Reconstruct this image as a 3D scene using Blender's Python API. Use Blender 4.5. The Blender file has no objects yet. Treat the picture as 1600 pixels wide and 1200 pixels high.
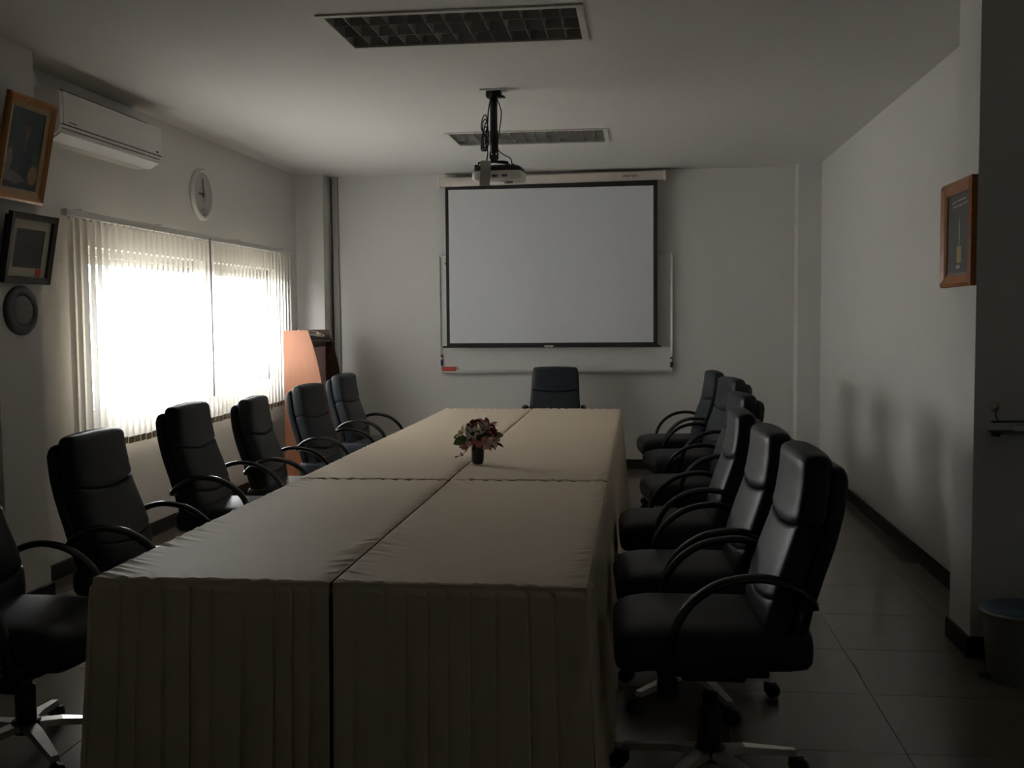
import bpy, bmesh, math, random
from mathutils import Vector, Matrix, Quaternion
random.seed(7)
sc = bpy.context.scene
col = sc.collection
PI = math.pi

# ------------------------------------------------------------------ camera
F_PX, YAW, PITCH, ROLL, CAM_H = 1659.3, 0.1197, 0.0627, -0.0081, 1.555
fwd = Vector((-math.sin(YAW)*math.cos(PITCH), math.cos(YAW)*math.cos(PITCH), -math.sin(PITCH)))
rgt = Vector((math.cos(YAW), math.sin(YAW), 0))
upv = rgt.cross(fwd)
r_ = rgt*math.cos(ROLL) + upv*math.sin(ROLL)
u_ = -rgt*math.sin(ROLL) + upv*math.cos(ROLL)
cd = bpy.data.cameras.new('camera'); cam = bpy.data.objects.new('camera', cd); col.objects.link(cam)
cam.matrix_world = Matrix(((r_.x, u_.x, -fwd.x, 0), (r_.y, u_.y, -fwd.y, 0), (r_.z, u_.z, -fwd.z, CAM_H), (0, 0, 0, 1)))
cd.sensor_fit = 'HORIZONTAL'; cd.sensor_width = 36; cd.lens = F_PX*36/1600; cd.clip_start = .05
sc.camera = cam

# ------------------------------------------------------------------ sky, daylight, exposure
SKY = 37.0
w = bpy.data.worlds.new('overcast_sky'); sc.world = w; w.use_nodes = True
bg = w.node_tree.nodes['Background']; bg.inputs[0].default_value = (.98, .968, 1.0, 1); bg.inputs[1].default_value = SKY
pl = bpy.data.lights.new('window_portal', 'AREA'); pl.shape = 'RECTANGLE'; pl.size = 3.6; pl.size_y = 1.25
pl.cycles.is_portal = True
po = bpy.data.objects.new('window_portal', pl); col.objects.link(po)
po.location = (-3.74, 8.2, 1.45); po.rotation_euler = (PI/2, 0, -PI/2)
vs = sc.view_settings
vs.view_transform = 'Standard'; vs.look = 'None'; vs.gamma = 1; vs.use_curve_mapping = False; vs.exposure = 0
sc.cycles.max_bounces = 10; sc.cycles.diffuse_bounces = 6; sc.cycles.glossy_bounces = 4
sc.cycles.transmission_bounces = 6; sc.cycles.transparent_max_bounces = 8
sc.cycles.sample_clamp_indirect = 8; sc.cycles.caustics_reflective = False; sc.cycles.caustics_refractive = False
sc.cycles.use_denoising = True

# ------------------------------------------------------------------ materials
def mat(name, c, rough=.6, metal=0, var=.06, vscale=6, bump=0, bscale=60, spec=.5, coat=0, stretch=(1, 1, 1)):
    m = bpy.data.materials.new(name); m.use_nodes = True
    nt = m.node_tree; N = nt.nodes; L = nt.links
    b = N['Principled BSDF']
    b.inputs['Roughness'].default_value = rough; b.inputs['Metallic'].default_value = metal
    b.inputs['Specular IOR Level'].default_value = spec; b.inputs['Coat Weight'].default_value = coat
    tc = N.new('ShaderNodeTexCoord'); mp = N.new('ShaderNodeMapping'); mp.inputs['Scale'].default_value = stretch
    L.new(tc.outputs['Object'], mp.inputs[0])
    nz = N.new('ShaderNodeTexNoise'); nz.inputs['Scale'].default_value = vscale; nz.inputs['Detail'].default_value = 4
    L.new(mp.outputs[0], nz.inputs[0])
    rp = N.new('ShaderNodeMix'); rp.data_type = 'RGBA'
    rp.inputs[6].default_value = tuple(max(0, v*(1-var)) for v in c)+(1,)
    rp.inputs[7].default_value = tuple(min(1, v*(1+var)) for v in c)+(1,)
    L.new(nz.outputs[0], rp.inputs[0]); L.new(rp.outputs[2], b.inputs['Base Color'])
    if bump:
        n2 = N.new('ShaderNodeTexNoise'); n2.inputs['Scale'].default_value = bscale; n2.inputs['Detail'].default_value = 3
        L.new(mp.outputs[0], n2.inputs[0])
        bp = N.new('ShaderNodeBump'); bp.inputs['Strength'].default_value = bump; bp.inputs['Distance'].default_value = .01
        L.new(n2.outputs[0], bp.inputs['Height']); L.new(bp.outputs[0], b.inputs['Normal'])
    return m
def translucent(name, c, fac, ct):
    m = bpy.data.materials.new(name); m.use_nodes = True
    nt = m.node_tree; N = nt.nodes; L = nt.links; N.clear()
    o = N.new('ShaderNodeOutputMaterial'); mx = N.new('ShaderNodeMixShader'); mx.inputs[0].default_value = fac
    d = N.new('ShaderNodeBsdfDiffuse'); t = N.new('ShaderNodeBsdfTranslucent')
    tc = N.new('ShaderNodeTexCoord'); wv = N.new('ShaderNodeTexNoise'); wv.inputs['Scale'].default_value = 300
    L.new(tc.outputs['Object'], wv.inputs[0])
    rp = N.new('ShaderNodeMix'); rp.data_type = 'RGBA'
    rp.inputs[6].default_value = tuple(v*.95 for v in c)+(1,); rp.inputs[7].default_value = tuple(min(1, v*1.04) for v in c)+(1,)
    L.new(wv.outputs[0], rp.inputs[0]); L.new(rp.outputs[2], d.inputs[0]); t.inputs[0].default_value = ct+(1,)
    L.new(d.outputs[0], mx.inputs[1]); L.new(t.outputs[0], mx.inputs[2]); L.new(mx.outputs[0], o.inputs[0])
    return m
def glass_mat(name, tint, gl=.08):
    m = bpy.data.materials.new(name); m.use_nodes = True
    nt = m.node_tree; N = nt.nodes; L = nt.links; N.clear()
    o = N.new('ShaderNodeOutputMaterial'); mx = N.new('ShaderNodeMixShader')
    mx.inputs[0].default_value = gl
    t = N.new('ShaderNodeBsdfTransparent'); t.inputs[0].default_value = tint+(1,)
    g = N.new('ShaderNodeBsdfGlossy'); g.inputs['Roughness'].default_value = .02
    L.new(t.outputs[0], mx.inputs[1]); L.new(g.outputs[0], mx.inputs[2]); L.new(mx.outputs[0], o.inputs[0])
    return m
M = {
 'wall': mat('painted_plaster', (.70, .683, .662), .85, var=.025, vscale=1.5, bump=.05, bscale=90),
 'ceil': mat('ceiling_paint', (.675, .66, .635), .9, var=.02, vscale=1.2),
 'wall2': mat('offwhite_plaster', (.70, .685, .655), .8, var=.03, vscale=2),  # off-white paint like the other walls
 'ground': mat('added_outdoor_ground', (.16, .15, .13), .9, var=.15, vscale=.8),
 'grout': mat('grout', (.20, .18, .15), .9),
 'tile': mat('polished_cream_tile', (.158, .136, .112), .16, var=.10, vscale=3.5, spec=.32),
 'tile2': mat('polished_cream_tile_light', (.166, .144, .119), .16, var=.10, vscale=4, spec=.32),
 'tile3': mat('polished_cream_tile_deep', (.151, .129, .106), .16, var=.10, vscale=3, spec=.32),
 'skirting': mat('black_brown_skirting', (.014, .012, .011), .5, spec=.2),
 'cloth': mat('cream_tablecloth', (.78, .652, .495), .60, var=.04, vscale=9, bump=.10, bscale=220, spec=.5),
 'leather': mat('black_leather', (.025, .029, .035), .42, var=.2, vscale=20, bump=.08, bscale=160, spec=.18),
 'gloss': mat('black_gloss_arm', (.011, .011, .012), .16, spec=.6),
 'plastic': mat('black_plastic', (.012, .012, .013), .5),
 'chrome': mat('brushed_chrome', (.50, .48, .45), .33, metal=1),
 'alu': mat('grey_aluminium', (.60, .60, .59), .38, metal=.7),
 'white': mat('white_plastic', (.72, .71, .68), .38),
 'cream': mat('cream_enamel', (.66, .59, .53), .42),
 'acgap': mat('dark_slot', (.05, .05, .05), .7),
 'screen': mat('projection_fabric', (.66, .67, .70), .85, var=.012, vscale=2),
 'black': mat('matt_black', (.012, .011, .011), .7),
 'board': mat('whiteboard_enamel', (.68, .68, .655), .22, var=.02),
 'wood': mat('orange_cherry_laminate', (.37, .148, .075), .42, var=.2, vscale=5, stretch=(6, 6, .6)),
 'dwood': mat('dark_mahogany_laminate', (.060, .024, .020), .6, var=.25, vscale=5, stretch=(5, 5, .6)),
 'mauve': mat('mauve_brown_laminate', (.48, .31, .30), .4, var=.15, vscale=4, stretch=(5, 5, .6)),
 'gold': mat('gilded_wood', (.42, .19, .055), .38, metal=.25, var=.25, vscale=30),
 'goldl': mat('aged_gold_slip', (.42, .29, .16), .5, metal=.1, var=.2, vscale=30),
 'bframe': mat('black_frame', (.022, .020, .022), .4),
 'mount': mat('cream_mount', (.50, .48, .40), .8),
 'photo': mat('dark_photograph', (.055, .058, .062), .5, var=.35, vscale=18),
 'red': mat('red_label', (.55, .05, .035), .5),
 'rimgrey': mat('slate_rim', (.075, .08, .09), .6, var=.3, vscale=60),
 'plategrey': mat('grey_relief', (.19, .19, .19), .6, var=.25, vscale=40),
 'rframe': mat('chestnut_frame', (.40, .135, .035), .32, var=.3, vscale=12, stretch=(1, 1, 6)),
 'pic_bg': mat('print_dark_green', (.045, .052, .045), .4, var=.3, vscale=8),
 'pic_pale': mat('print_pale', (.38, .37, .32), .5),
 'pic_yel': mat('print_yellow', (.42, .33, .13), .5),
 'pic_teal': mat('print_teal', (.012, .045, .05), .45, var=.35, vscale=8),
 'pic_navy': mat('print_navy', (.012, .018, .032), .45, var=.3, vscale=10),
 'pic_skin': mat('print_flesh', (.17, .085, .06), .5),
 'pic_gold': mat('print_ochre', (.28, .18, .07), .5),
 'pic_green': mat('print_green', (.02, .09, .06), .45),
 'louver': mat('louvre_aluminium', (.36, .35, .33), .4, metal=.2),
 'reflector': mat('lamp_reflector', (.40, .39, .37), .4, metal=.1),
 'lampframe': mat('lamp_white_frame', (.62, .60, .56), .5),
 'tube': mat('fluorescent_tube', (.52, .52, .50), .3),
 'cable': mat('black_cable', (.01, .01, .01), .5),
 'wcable': mat('white_cable', (.78, .72, .66), .5),
 'tag': mat('grey_white_card', (.42, .40, .37), .7),
 'blue': mat('blue_marker', (.02, .03, .16), .4),
 'binbody': mat('grey_bin', (.26, .26, .23), .5),
 'binlid': mat('blue_lid', (.05, .10, .17), .4),
 'vase': mat('dark_green_glass', (.012, .022, .014), .08, spec=.7),
 'vasegold': mat('olive_glass', (.06, .055, .03), .2),
 'petal_w': mat('white_petal', (.72, .68, .60), .6, var=.08, vscale=20),
 'petal_p': mat('pink_petal', (.60, .22, .26), .6, var=.25, vscale=18),
 'petal_l': mat('blush_petal', (.66, .47, .45), .6, var=.2, vscale=18),
 'petal_y': mat('cream_yellow_petal', (.62, .50, .27), .6, var=.15, vscale=18),
 'petal_r': mat('red_petal', (.40, .012, .03), .6, var=.3, vscale=25),
 'leaf': mat('green_leaf', (.12, .20, .055), .5, var=.3, vscale=14),
 'dleaf': mat('dark_green_leaf', (.025, .05, .022), .5, var=.3, vscale=14),
 'stem': mat('brown_twig', (.07, .05, .025), .7),
 'ink': mat('black_ink', (.012, .012, .014), .6),
 'hand': mat('clock_hand_grey', (.10, .10, .10), .5),
 'dial': mat('clock_dial', (.56, .56, .54), .45),
 'trunk': mat('grey_trunking', (.36, .35, .33), .6),
 'slat': translucent('beige_blind_fabric', (.76, .69, .56), .48, (.86, .85, .825)),
 'weight': mat('blind_weight_beige', (.30, .25, .18), .7),
 'pane': glass_mat('window_glass', (.95, .97, .96)),
 'shelfglass': glass_mat('shelf_glass', (.55, .62, .58)),
}

# ------------------------------------------------------------------ builders
class MB:
    def __init__(s): s.v = []; s.f = []; s.mi = []; s.sm = []
    def add(s, vs, fs, mi=0, smooth=False):
        o = len(s.v); s.v += [tuple(p) for p in vs]
        for f in fs: s.f.append(tuple(i+o for i in f)); s.mi.append(mi); s.sm.append(smooth)
        return s
    def box(s, x0, x1, y0, y1, z0, z1, mi=0):
        return s.add([(x, y, z) for x in (x0, x1) for y in (y0, y1) for z in (z0, z1)],
            [(0, 1, 3, 2), (4, 6, 7, 5), (0, 4, 5, 1), (2, 3, 7, 6), (0, 2, 6, 4), (1, 5, 7, 3)], mi)
    def rbox(s, x0, x1, y0, y1, z0, z1, b=.01, seg=2, mi=0):
        bm = bmesh.new(); bmesh.ops.create_cube(bm, size=1)
        for v in bm.verts: v.co = Vector(((x0+x1)/2+v.co.x*(x1-x0), (y0+y1)/2+v.co.y*(y1-y0), (z0+z1)/2+v.co.z*(z1-z0)))
        bmesh.ops.bevel(bm, geom=list(bm.edges), offset=b, segments=seg, affect='EDGES', profile=.5)
        bm.verts.ensure_lookup_table()
        s.add([v.co[:] for v in bm.verts], [[v.index for v in f.verts] for f in bm.faces], mi, seg > 1); bm.free(); return s
    def rings(s, rings, cap=True, mi=0, smooth=True, closed=False):
        n = len(rings[0]); vs = [p for r in rings for p in r]; fs = []
        m = len(rings)
        for i in range(m if closed else m-1):
            a = i*n; b = ((i+1) % m)*n
            for j in range(n):
                k = (j+1) % n; fs.append((a+j, a+k, b+k, b+j))
        if cap and not closed:
            fs.append(tuple(range(n-1, -1, -1))); fs.append(tuple((m-1)*n+j for j in range(n)))
        return s.add(vs, fs, mi, smooth)
    def tube(s, pts, r, seg=8, mi=0, closed=False, wid=None):
        # sweep a round (or flattened: wid = half width sideways) section along pts
        pts = [Vector(p) for p in pts]; n = len(pts); R = []
        ref = None
        for i, p in enumerate(pts):
            a = pts[(i-1) % n] if (closed or i > 0) else p; b = pts[(i+1) % n] if (closed or i < n-1) else p
            t = (b-a).normalized()
            if ref is None:
                ref = Vector((0, 1, 0)) if abs(t.y) < .9 else Vector((1, 0, 0))
            sd = (ref - t*ref.dot(t)).normalized(); ref = sd; up = t.cross(sd)
            rr = r[i] if isinstance(r, (list, tuple)) else r; ww = wid if wid else rr
            R.append([p + sd*math.cos(q*2*PI/seg)*ww + up*math.sin(q*2*PI/seg)*rr for q in range(seg)])
        return s.rings(R, True, mi, True, closed)
    def lathe(s, prof, seg=24, c=(0, 0, 0), mi=0, axis='z', smooth=True, cap=True):
        R = []
        for r, h in prof:
            ring = []
            for q in range(seg):
                a = q*2*PI/seg; x, y = r*math.cos(a), r*math.sin(a)
                ring.append({'z': (c[0]+x, c[1]+y, c[2]+h), 'y': (c[0]+x, c[1]-h, c[2]+y), 'x': (c[0]+h, c[1]+x, c[2]+y)}[axis])
            R.append(ring)
        return s.rings(R, cap, mi, smooth)
    def poly(s, pts, mi=0): return s.add(pts, [tuple(range(len(pts)))], mi)
    def prism(s, pts2, lo, hi, plane='xz', mi=0, smooth=False):
        def P(a, b, c): return {'xz': (a, c, b), 'xy': (a, b, c), 'yz': (c, a, b)}[plane]
        n = len(pts2); vs = [P(a, b, lo) for a, b in pts2]+[P(a, b, hi) for a, b in pts2]
        s.add(vs, [tuple(range(n-1, -1, -1)), tuple(range(n, 2*n))]); 
        for f in range(len(s.mi)-2, len(s.mi)): s.mi[f] = mi
        return s.add(vs, [(i, (i+1) % n, n+(i+1) % n, n+i) for i in range(n)], mi, smooth)
    def mesh(s, name, mats):
        me = bpy.data.meshes.new(name); me.from_pydata(s.v, [], s.f)
        for m in (mats if isinstance(mats, (list, tuple)) else [mats]): me.materials.append(m)
        me.polygons.foreach_set('material_index', s.mi); me.polygons.foreach_set('use_smooth', s.sm)
        bm = bmesh.new(); bm.from_mesh(me); bmesh.ops.recalc_face_normals(bm, faces=bm.faces); bm.to_mesh(me); bm.free()
        me.update(); return me
    def build(s, name, mats, parent=None):
        o = bpy.data.objects.new(name, s.mesh(name, mats)); col.objects.link(o)
        if parent: o.parent = parent
        return o
def tag(o, label, cat, group=None):
    o['label'] = label; o['category'] = cat
    if group: o['group'] = group
    return o
def struct(o, label=None):
    o['kind'] = 'structure'
    if label: o['label'] = label
    return o
def thing(name, label, cat, loc=(0, 0, 0), rot=(0, 0, 0), group=None):
    o = bpy.data.objects.new(name, None); col.objects.link(o); o.empty_display_size = .1
    o.location = loc; o.rotation_euler = rot
    return tag(o, label, cat, group)
def copy_tree(o, parent=None):
    c = o.copy(); col.objects.link(c); c.parent = parent
    for ch in [x for x in o.children]: copy_tree(ch, c)
    return c
def inst(name, me, parent, loc=(0, 0, 0), rot=(0, 0, 0), scale=(1, 1, 1)):
    o = bpy.data.objects.new(name, me); col.objects.link(o); o.parent = parent
    o.location = loc; o.rotation_euler = rot; o.scale = scale; return o
def spline(pts, n=8):
    P = [Vector(p) for p in pts]; out = []
    for i in range(len(P)-1):
        p0 = P[max(i-1, 0)]; p1 = P[i]; p2 = P[i+1]; p3 = P[min(i+2, len(P)-1)]
        for k in range(n):
            t = k/n
            out.append(.5*((2*p1)+(p2-p0)*t+(2*p0-5*p1+4*p2-p3)*t*t+(3*p1-p0-3*p2+p3)*t**3))
    out.append(P[-1]); return out
def lerp_tab(tab, z):
    if z <= tab[0][0]: return tab[0][1]
    for (a, fa), (b, fb) in zip(tab, tab[1:]):
        if z <= b:
            t = (z-a)/(b-a); return fa+(fb-fa)*t
    return tab[-1][1]

# ------------------------------------------------------------------ the room
XL, XR, D, HC, YB, XN = -3.49, 1.744, 10.84, 3.02, -.9, 2.45  # unseen near wall and alcove drawn in to bounce more light forward
PXL, PYL0, PYL1 = -3.267, 5.10, 5.51          # pillar on the window side
PXR, PYR0, PYR1 = 1.483, 4.935, 5.255         # pillar on the right
LIGHTS = [(-1.535, -.285, 5.10, 5.70), (-1.52, -.27, 8.42, 9.02)]
WY0, WY1, WZ0, WZ1 = 6.40, 9.97, .98, 2.03   # window opening

fl = struct(MB().box(XL-.2, XN+.1, YB-.1, D+.1, -.12, -.003).build('floor', M['grout']), 'polished cream floor tiles with thin joints')
T = .6; TX, TY = .94, 5.01
tile_meshes = [MB().rbox(-T/2+.0015, T/2-.0015, -T/2+.0015, T/2-.0015, -.010, 0, .0012, 1).mesh('floor_tile', M[k]) for k in ('tile', 'tile2', 'tile3')]
for i in range(-8, 5):
    for j in range(-9, 11):
        x0, y0 = TX+i*T, TY+j*T
        if x0+T < XL+.01 or y0 > D-.01 or y0+T < -.4: continue
        if x0 > XR-.01 and y0 > PYR0: continue
        ax0, ax1 = max(x0, XL), min(x0+T, XR if y0 >= PYR0-.1 else XN); ay1 = min(y0+T, D)
        if ax1-ax0 < .05 or ay1-y0 < .05: continue
        inst('floor_tile', random.choice(tile_meshes), fl, ((ax0+ax1)/2, (y0+ay1)/2, 0), (0, 0, 0), ((ax1-ax0)/T, (ay1-y0)/T, 1))

def slab_with_holes(xr, yr, holes, z0, z1):
    mb = MB(); xs = sorted({*xr, *[h[0] for h in holes], *[h[1] for h in holes]}); ys = sorted({*yr, *[h[2] for h in holes], *[h[3] for h in holes]})
    for a, b in zip(xs, xs[1:]):
        for c, d in zip(ys, ys[1:]):
            if any(h[0] <= (a+b)/2 <= h[1] and h[2] <= (c+d)/2 <= h[3] for h in holes): continue
            mb.box(a, b, c, d, z0, z1)
    return mb
struct(slab_with_holes((XL-.2, XN+.1), (YB-.1, D+.1), LIGHTS, HC, HC+.1).build('ceiling', M['ceil']), 'plain off-white ceiling')
wl = MB()
wl.box(XL-.2, XL, YB-.1, WY0, -.1, HC); wl.box(XL-.2, XL, WY1, D+.1, -.1, HC)
wl.box(XL-.2, XL, WY0, WY1, -.1, WZ0); wl.box(XL-.2, XL, WY0, WY1, WZ1, HC)
struct(wl.build('wall_left', M['wall']), 'off-white wall with the wide window')
struct(MB().box(XL, XR+.1, D, D+.1, -.1, HC).build('wall_far', M['wall']), 'off-white end wall behind the projection screen')
struct(MB().box(XR, XR+.1, PYR1, D, -.1, HC).build('wall_right', M['wall']), 'off-white right-hand wall')
struct(MB().box(XN, XN+.1, YB, PYR0, -.1, HC).build('wall_alcove', M['wall2']), 'unseen off-white wall of the alcove')
struct(MB().box(XL-.2, XN+.1, YB-.1, YB, -.1, HC).build('wall_near', M['wall2']), 'unseen off-white wall behind the camera')
struct(MB().box(XL, PXL, PYL0, PYL1, -.1, HC).build('wall_pillar_left', M['wall']), 'pillar carrying the framed pictures beside the window')
pr = MB(); pr.box(PXR, XR+.1, PYR0, PYR1, -.1, HC)
struct(pr.build('wall_pillar_right', M['wall']), 'pillar on the right carrying a brown framed picture')
struct(MB().box(XR+.1, XN, PYR0, PYR0+.1, -.1, HC).build('wall_return', M['wall2']), 'shaded wall facing the camera at the right edge')
struct(MB().box(XL, -3.20, 10.60, D, -.1, HC).build('wall_column_left', M['wall']), 'corner column left of the end wall')
struct(MB().box(1.525, XR, 10.60, D, -.1, HC).build('wall_column_right', M['wall']), 'corner column right of the end wall')
# skirting
BH, BT = .10, .016
def base(name, boxes):
    mb = MB()
    for b in boxes: mb.rbox(*b[:4], 0, BH, .004, 1)
    struct(mb.build(name, M['skirting']), 'black skirting board')
base('baseboard_left', [(XL, XL+BT, PYL1, 10.60, 0, 0), (PXL, PXL+BT, PYL0-BT, PYL1+BT, 0, 0), (XL, PXL+BT, PYL1, PYL1+BT, 0, 0), (XL, PXL+BT, PYL0-BT, PYL0, 0, 0), (XL, XL+BT, YB, PYL0, 0, 0)])
base('baseboard_far', [(-3.20, 1.525, D-BT, D, 0, 0), (XL, -3.20+BT, 10.60-BT, 10.60, 0, 0), (-3.20, -3.20+BT, 10.60, D, 0, 0), (1.525-BT, 1.525, 10.60-BT, D, 0, 0), (1.525, XR, 10.60-BT, 10.60, 0, 0)])
base('baseboard_right', [(XR-BT, XR, PYR1, 10.60, 0, 0), (PXR-BT, PXR, PYR0-BT, PYR1+BT, 0, 0), (PXR, XR, PYR1, PYR1+BT, 0, 0), (PXR, XN, PYR0-BT, PYR0, 0, 0)])
# cable trunking in the far left corner
struct(MB().rbox(-3.165, -3.105, D-.035, D, .1, HC-.005, .004, 1).rbox(-3.185, -3.168, D-.02, D, .1, HC-.01, .003, 1, mi=1).build('trim_1', [M['trunk'], M['acgap']]), 'vertical cable trunking in the corner')

struct(MB().box(-60, XL-.2, -40, 60, -.7, -.6).build('ground_added', M['ground']), 'unseen ground added outside to cut light thrown up at the ceiling')  # unseen plane added to dim upward light reaching the ceiling
# window
win = struct(MB().box(XL-.16, XL-.08, WY0, WY1, WZ0, WZ0+.05).box(XL-.16, XL-.08, WY0, WY1, WZ1-.05, WZ1).box(XL-.16, XL-.08, WY0, WY0+.05, WZ0, WZ1).box(XL-.16, XL-.08, WY1-.05, WY1, WZ0, WZ1).build('window_1', M['alu']), 'wide sliding window behind the blind')
ym = 8.33
MB().box(XL-.17, XL-.005, ym-.07, ym+.07, WZ0, WZ1).build('mullion', M['alu'], win)
for k, (a, b, xo) in enumerate(((WY0+.05, ym+.035, -.145), (ym-.035, WY1-.05, -.105))):
    sh = MB(); xa, xb = XL+xo, XL+xo+.03
    sh.box(xa, xb, a, a+.06, WZ0+.05, WZ1-.05); sh.box(xa, xb, b-.06, b, WZ0+.05, WZ1-.05)
    sh.box(xa, xb, a, b, WZ0+.05, WZ0+.11); sh.box(xa, xb, a, b, WZ1-.10, WZ1-.05)
    so = sh.build('window_sash', M['alu'], win)
    MB().box(xa+.012, xa+.018, a+.06, b-.06, WZ0+.11, WZ1-.10).build('pane', M['pane'], so)

# ------------------------------------------------------------------ vertical blind
BX = -3.385; BY0, BY1 = 6.00, 10.11; BZT, BZB = 2.165, .735
bl = thing('vertical_blind', 'beige vertical slat blind drawn across the bright window', 'blind', (BX, 8.08, BZB))
def rel(o, x, y, z): o.location = (x-BX, y-8.08, z-BZB); return o
hr = MB().rbox(-.022, .022, BY0-8.08-.02, BY1-8.08+.02, 2.180-BZB, 2.222-BZB, .004, 1).build('head_rail', M['white'], bl)
for y in (6.19, 7.25, 8.75, 9.9):
    MB().rbox(XL-BX, .012, y-8.08-.025, y-8.08+.025, 2.222-BZB, 2.236-BZB, .003, 1).build('bracket', M['alu'], bl)
MB().tube([(.045, 8.03-8.08, 2.19-BZB), (.045, 8.04-8.08, .95-BZB)], .008, 8).build('mullion_line', M['trunk'], bl)  # added rod imitating the dark line of the mullion behind the slats
NS = 48; pitch = (BY1-BY0)/NS
sl = MB(); n = 7; hw = .0435; H = BZT-BZB
ringv = []
for z in (0, H*.5, H):
    for q in range(n):
        t = -1+2*q/(n-1); ringv.append((.006*(1-t*t), t*hw, z))
fs = []
for a in range(2):
    for q in range(n-1): fs.append((a*n+q, a*n+q+1, (a+1)*n+q+1, (a+1)*n+q))
slat_me = sl.add(ringv, fs, 0, True).mesh('slat', M['slat'])
clip_me = MB().rbox(-.004, .004, -.016, .016, H-.004, H+.016, .002, 1).mesh('slat_clip', M['white'])
wt_me = MB().rbox(-.002, .009, -hw+.001, hw-.001, .0, .045, .002, 1).mesh('bottom_weight', M['weight'])
for i in range(NS):
    y = BY0+(i+.5)*pitch-8.08
    a = math.radians(8)+random.uniform(-.04, .04)
    s = inst('slat', slat_me, bl, (0, y, random.uniform(-.004, .004)), (0, 0, a))
    inst('slat_clip', clip_me, s); inst('bottom_weight', wt_me, s)

# ------------------------------------------------------------------ air conditioner
ac = thing('air_conditioner', 'white split air conditioner high on the wall above the blind', 'air conditioner', (XL, 6.43, 2.605))
prof = [(0, 0), (.12, 0), (.185, .035), (.205, .075), (.205, .255), (.19, .272), (.12, .285), (0, .285)]
MB().prism(prof, -.63, .68, 'xz').build('housing', M['white'], ac)
MB().rbox(.204, .212, -.60, .655, .082, .268, .004, 2).build('front_panel', M['white'], ac)
MB().prism([(.118, -.002), (.186, .034), (.192, .045), (.19, .03), (.125, -.010)], -.60, .65, 'xz').build('air_flap', M['white'], ac)
MB().box(.195, .2085, -.62, .67, .076, .081).build('slot', M['acgap'], ac)
MB().box(.188, .1995, -.60, .65, .056, .060).build('slot', M['acgap'], ac)
MB().box(.2115, .2130, .57, .605, .094, .104).build('display', M['ink'], ac)
MB().box(.2115, .2130, -.545, -.46, .094, .100).build('badge', M['hand'], ac)
g = MB()
for k in range(16): g.box(.03+k*.009, .034+k*.009, -.55, .55, .285, .288)
g.build('intake_grille', M['acgap'], ac)

# ------------------------------------------------------------------ wall clock
ck = thing('wall_clock', 'round white wall clock above the window', 'clock', (XL, 8.22, 2.555), (0, 0, PI/2))
R = .205
MB().lathe([(R, 0), (R, .028), (R-.008, .038), (R-.022, .040), (R-.028, .033), (R-.028, .02)], 48, axis='y').build('clock_case', M['white'], ck)
MB().lathe([(R-.027, .018), (R-.027, .022)], 48, axis='y').build('dial', M['dial'], ck)
mb = MB()
MB().rings([[((r+d)*math.cos(q*PI/18), -.0225, (r+d)*math.sin(q*PI/18)) for d in (-.003, .003)][::1] + [] for r in (.06,) for q in range(36)], False, 0, False, True) if False else None
for q in range(40):
    a0, a1 = q*2*PI/40, (q+1)*2*PI/40
    mb.poly([(r*math.cos(a), -.0226, r*math.sin(a)) for r, a in ((.057, a0), (.061, a0), (.061, a1), (.057, a1))])
mb.build('dial_ring', M['hand'], ck)
MB().box(-.007, .007, -.026, -.024, -.03, .125).build('minute_hand', M['hand'], ck)
MB().box(-.088, .02, -.0285, -.0265, -.008, .008).build('hour_hand', M['hand'], ck)
MB().box(-.0025, .0025, -.031, -.029, -.05, .12).build('second_hand', M['hand'], ck)
MB().lathe([(.016, .022), (.016, .034), (.004, .035)], 16, axis='y').build('hub', M['hand'], ck)
MB().box(-.028, .028, -.0235, -.0224, -.124, -.112).build('maker_mark', M['plategrey'], ck)

# ------------------------------------------------------------------ framed pictures
def frame_bars(mb, W, Hh, bw, depth, prof=None, mi=0):
    # four mitred bars; profile across the bar: list of (t 0 outer..1 inner, front y)
    prof = prof or [(0, 0), (0, -depth), (1, -depth*.8), (1, 0)]
    for (sx, sz, horiz) in ((0, 1, 1), (0, -1, 1), (1, 0, 0), (-1, 0, 0)):
        A = []; B = []
        for t, y in prof:
            hx, hz = W/2-bw*t, Hh/2-bw*t
            if horiz: A.append((-hx, y, sz*hz)); B.append((hx, y, sz*hz))
            else: A.append((sx*hx, y, -hz)); B.append((sx*hx, y, hz))
        n = len(prof); mb.add(A+B, [(i, (i+1) % n, n+(i+1) % n, n+i) for i in range(n)]+[tuple(range(n)), tuple(range(n, 2*n))], mi)
    return mb
def ell(cx, cz, rx, rz, y, n=20, a0=0): return [(cx+rx*math.cos(a0+q*2*PI/n), y, cz+rz*math.sin(a0+q*2*PI/n)) for q in range(n)]

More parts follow.
